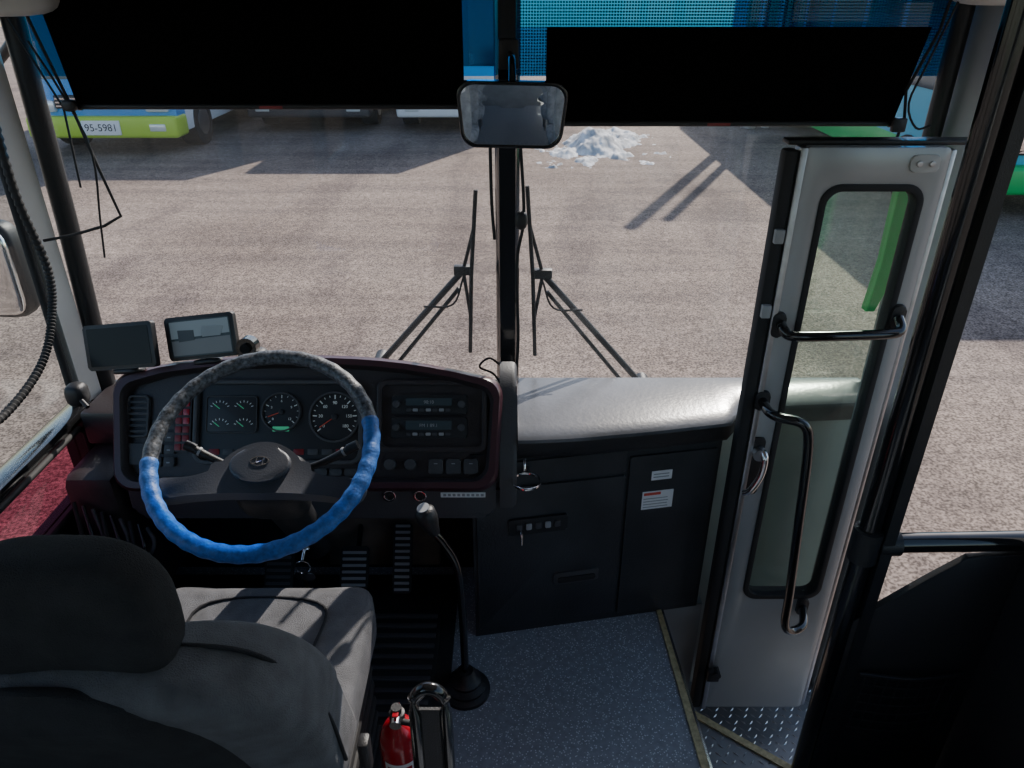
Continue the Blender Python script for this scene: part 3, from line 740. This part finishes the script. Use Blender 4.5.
for i in range(9): tube('net_v', [(.82+i*.0275, 1.197, .0), (.822+i*.0275, 1.193, .18)], .0015, BLACK, st, 6)
tube('net_rim', [(.81, 1.197, .19), (.93, 1.185, .185), (1.05, 1.197, .19)], .005, BLACK, st, 8, smooth=5)

# corrugated hose on the left, exterior mirror, window latch
ch = grp('corrugated_hose')
tube('hose', [(-1.09, 1.64, 1.45), (-1.095, 1.635, 1.204), (-1.085, 1.65, 1.014), (-1.085, 1.606, .906), (-1.085, 1.522, .83), (-1.085, 1.371, .793), (-1.085, 1.2, .80)], lambda i, n: .009+.0016*math.sin(i*2.1), RUBBER, ch, 12, smooth=40)
wk = grp('window_latch')
sell('body', (-1.075, 1.60, .71), (.05, .05, .06), BLACK, wk, 3, nu=18, nv=10)
tube('lever', [(-1.07, 1.59, .71), (-1.04, 1.57, .69)], .006, BLACK, wk, 8)
em = grp('exterior_mirror')
sell('housing', (-1.44, 1.98, .90), (.17, .08, .28), BLACK, em, 4, nu=28, nv=16)
sell('glass', (-1.44, 1.945, .90), (.145, .03, .245), MIRROR, em, 5, nu=28, nv=12)
tube('arm', [(-1.44, 2.0, 1.0), (-1.40, 2.0, 1.3), (-1.15, 1.9, 1.5)], .012, BLACK, em, 10, smooth=5)
em2 = grp('exterior_mirror')
sell('housing', (1.24, 1.95, 1.36), (.16, .09, .28), BLACK, em2, 4, nu=28, nv=16)
sell('glass', (1.24, 1.91, 1.36), (.135, .03, .25), MIRROR, em2, 5, nu=28, nv=12)
tube('arm', [(1.24, 1.97, 1.45), (1.15, 1.92, 1.55), (1.02, 1.86, 1.56)], .012, BLACK, em2, 10, smooth=5)

# passenger seats further back in the bus (seen in the interior mirror)
SB = mat('passenger_seat_fabric', (.30, .31, .34), .8, nscale=20, namt=.3)
for y in (-.9, -1.8, -2.7, -3.6):
    for x in (-.68, .68):
        p = grp('passenger_seat')
        sell('cushion', (x, y, .42), (.72, .44, .12), SB, p, 5, nu=24, nv=10)
        for s in (-.18, .18):
            sell('back', (x+s, y-.22, .74), (.34, .10, .60), SB, p, 5, nu=24, nv=10)
            sell('headrest_cover', (x+s, y-.215, .98), (.30, .12, .16), WHITE, p, 5, nu=24, nv=8)
        for s in (-.25, .25):
            for q in (-.15, .15): tube('leg', [(x+s, y+q, 0), (x+s, y+q, .38)], .015, STEEL, p, 8)

# ------------------------------------------------------------------ parked vehicles
def vehicle(name, cx, y0, w, L, h, body, skirt, bumper, plate=None, side_win=True):
    v = grp(name); z = GZ
    x0, x1 = cx-w/2, cx+w/2
    Mx = frame((x0, 0, 0), (0, 1, 0), (0, 0, 1))
    prof = [(y0+.05, z+.38), (y0+.02, z+1.1), (y0+.22, z+h*.97), (y0+.4, z+h), (y0+L-.1, z+h), (y0+L, z+h-.1), (y0+L, z+.38)]
    prism('body', prof, 0, w, body, v, Mx)
    box('skirt', (x0-.012, y0+.4, z+.36), (x1+.012, y0+L-.2, z+.78), skirt, v, bev=.02)
    box('bumper', (x0-.03, y0-.12, z+.30), (x1+.03, y0+.4, z+.66), bumper, v, bev=.06, seg=3)
    box('grille', (cx-w*.3, y0-.02, z+.78), (cx+w*.3, y0+.08, z+1.0), BLACK, v, bev=.02)
    for i in range(3): box('grille_bar', (cx-w*.29, y0-.035, z+.81+i*.06), (cx+w*.29, y0, z+.835+i*.06), CHROME, v)
    gl_ = mat(name+'_glass', (.02, .04, .06), .08)
    t = lambda zz: y0+.02+.2*(zz-1.1)/(h*.97-1.1)
    bm = bmesh.new()
    q = [(x0+.12, t(1.25)-.012, z+1.25), (x1-.12, t(1.25)-.012, z+1.25), (x1-.14, t(h*.85)-.012, z+h*.85), (x0+.14, t(h*.85)-.012, z+h*.85)]
    bm.faces.new([bm.verts.new(p) for p in q]); finish('front_glass', bm, gl_, v)
    for s in (-1, 1):
        xx = cx+s*w*.38
        box('headlamp', (xx-.2, y0-.04, z+.72), (xx+.2, y0+.1, z+.92), mat('lamp_lens', (.75, .78, .8), .1, .3), v, bev=.04)
        box('fog_lamp', (xx-.14, y0-.135, z+.42), (xx+.14, y0-.10, z+.54), mat('fog_lens', (.7, .72, .7), .15, .2), v, bev=.02)
        box('indicator', (cx+s*(w/2-.07)-.05, y0-.03, z+.95), (cx+s*(w/2-.07)+.05, y0+.1, z+1.05), mat('amber', (.8, .3, .02), .3), v, bev=.02)
        for yy in (y0+1.1, y0+L-2.0):
            tube('tyre', [(cx+s*(w/2-.30), yy, z+.42), (cx+s*(w/2+.03), yy, z+.42)], .42, RUBBER, v, 28)
            tube('rim', [(cx+s*(w/2-.02), yy, z+.42), (cx+s*(w/2+.045), yy, z+.42)], .24, STEEL, v, 20)
        if side_win:
            xs = cx+s*(w/2+.006); k = int((L-1.2)/1.3)
            for i in range(k): box('side_window', (xs-.005, y0+.8+i*1.3, z+1.45), (xs+.005, y0+1.95+i*1.3, z+h*.82), gl_, v)
    if plate:
        box('plate', (cx-.33, y0-.15, z+.36), (cx+.33, y0-.12, z+.60), WHITE, v, bev=.01)
        text('plate_text', plate, .17, frame((cx, y0-.153, z+.48), (1, 0, 0), (0, 0, 1)), BLACK, v)
    return v
BLUE = mat('truck_blue_paint', (.03, .30, .70), .3, coat=.4); LIME = mat('lime_bumper', (.46, .66, .06), .4)
WP = mat('white_paint', (.75, .76, .76), .35); TEAL = mat('teal_paint', (.03, .38, .52), .3); DARK = mat('dark_skirt', (.04, .04, .045), .5)
vehicle('parked_truck', -7.1, 13.5, 2.55, 8, 3.1, BLUE, WP, LIME, '95-5981')
vehicle('parked_bus', -4.1, 15.8, 2.4, 9, 4.0, BLUE, DARK, DARK)
vehicle('parked_bus', -1.1, 15.8, 2.4, 9, 3.6, WP, WP, WP)
vehicle('parked_bus', 6.75, 9.5, 2.5, 11, 3.6, TEAL, GREEN, GREEN)
sl = grp('streak_shadow_caster')  # added poles, sized and placed to throw the two shadow streaks on the pavement
tube('pole', [(5.0, 16.4, GZ), (5.0, 16.4, GZ+6.4)], .10, STEEL, sl, 12)
tube('pole_base', [(5.0, 16.4, GZ), (5.0, 16.4, GZ+.2)], .16, STEEL, sl, 12)
tube('second_streak_pole', [(5.36, 16.4, GZ), (5.36, 16.4, GZ+6.1)], .08, STEEL, sl, 12)  # separate added pole for the second shadow streak
# snow bank: one heightfield mound with an irregular outline
bm = bmesh.new(); NX, NY = 110, 90; grid = {}
for i in range(NX+1):
    for j in range(NY+1):
        x = .4+2.4*i/NX; y = 12.4+3.6*j/NY; h = -.03
        for (sx, sy, rx, ry, rz) in ((1.5, 14.3, .55, 1.1, .30), (1.0, 13.7, .35, .6, .10), (2.05, 14.9, .5, .8, .16), (1.3, 13.0, .25, .4, .06), (1.85, 13.4, .25, .4, .06)):
            dd = ((x-sx)/rx)**2+((y-sy)/ry)**2
            h = max(h, rz*(1-dd))
        p = Vector((x*2.2, y*1.6, 0))
        h += .10*noise.noise(p)+.07*noise.noise(p*3)+.035*noise.noise(p*8)-.02
        grid[i, j] = bm.verts.new((x, y, GZ+max(-.02, h if 0 < i < NX and 0 < j < NY else -.02)))
for i in range(NX):
    for j in range(NY):
        q = (grid[i, j], grid[i+1, j], grid[i+1, j+1], grid[i, j+1])
        if max(v.co.z for v in q) > GZ-.015: bm.faces.new(q)
for v in [v for v in bm.verts if not v.link_faces]: bm.verts.remove(v)
finish('snow_pile', bm, SNOW, ang=60)

# ------------------------------------------------------------------ light
E = 38; az = Vector((-.43, -.90, 0)).normalized()
Ld = Vector((az.x*math.cos(R(E)), az.y*math.cos(R(E)), -math.sin(R(E))))
sd = bpy.data.lights.new('sun', 'SUN'); sd.energy = 8.5; sd.angle = R(.55); sd.color = (1, .93, .84)
so = bpy.data.objects.new('sun', sd); S.collection.objects.link(so); so.rotation_euler = Ld.to_track_quat('-Z', 'Y').to_euler(); so.location = (5, 10, 12)
w = bpy.data.worlds.new('world'); S.world = w; w.use_nodes = True
nt = w.node_tree; bg = nt.nodes['Background']
sk = nt.nodes.new('ShaderNodeTexSky'); sk.sky_type = 'NISHITA'; sk.sun_disc = False; sk.sun_elevation = R(E); sk.sun_rotation = math.atan2(.43, .90)
nt.links.new(sk.outputs[0], bg.inputs[0]); bg.inputs[1].default_value = .28

# ------------------------------------------------------------------ camera
cd = bpy.data.cameras.new('camera'); co = bpy.data.objects.new('camera', cd); S.collection.objects.link(co)
co.location = (0, 0, 1.6); co.rotation_euler = (R(90-28.3), 0, 0)
cd.sensor_width = 36; cd.lens = 740/1024*36; cd.clip_start = .02
S.camera = co
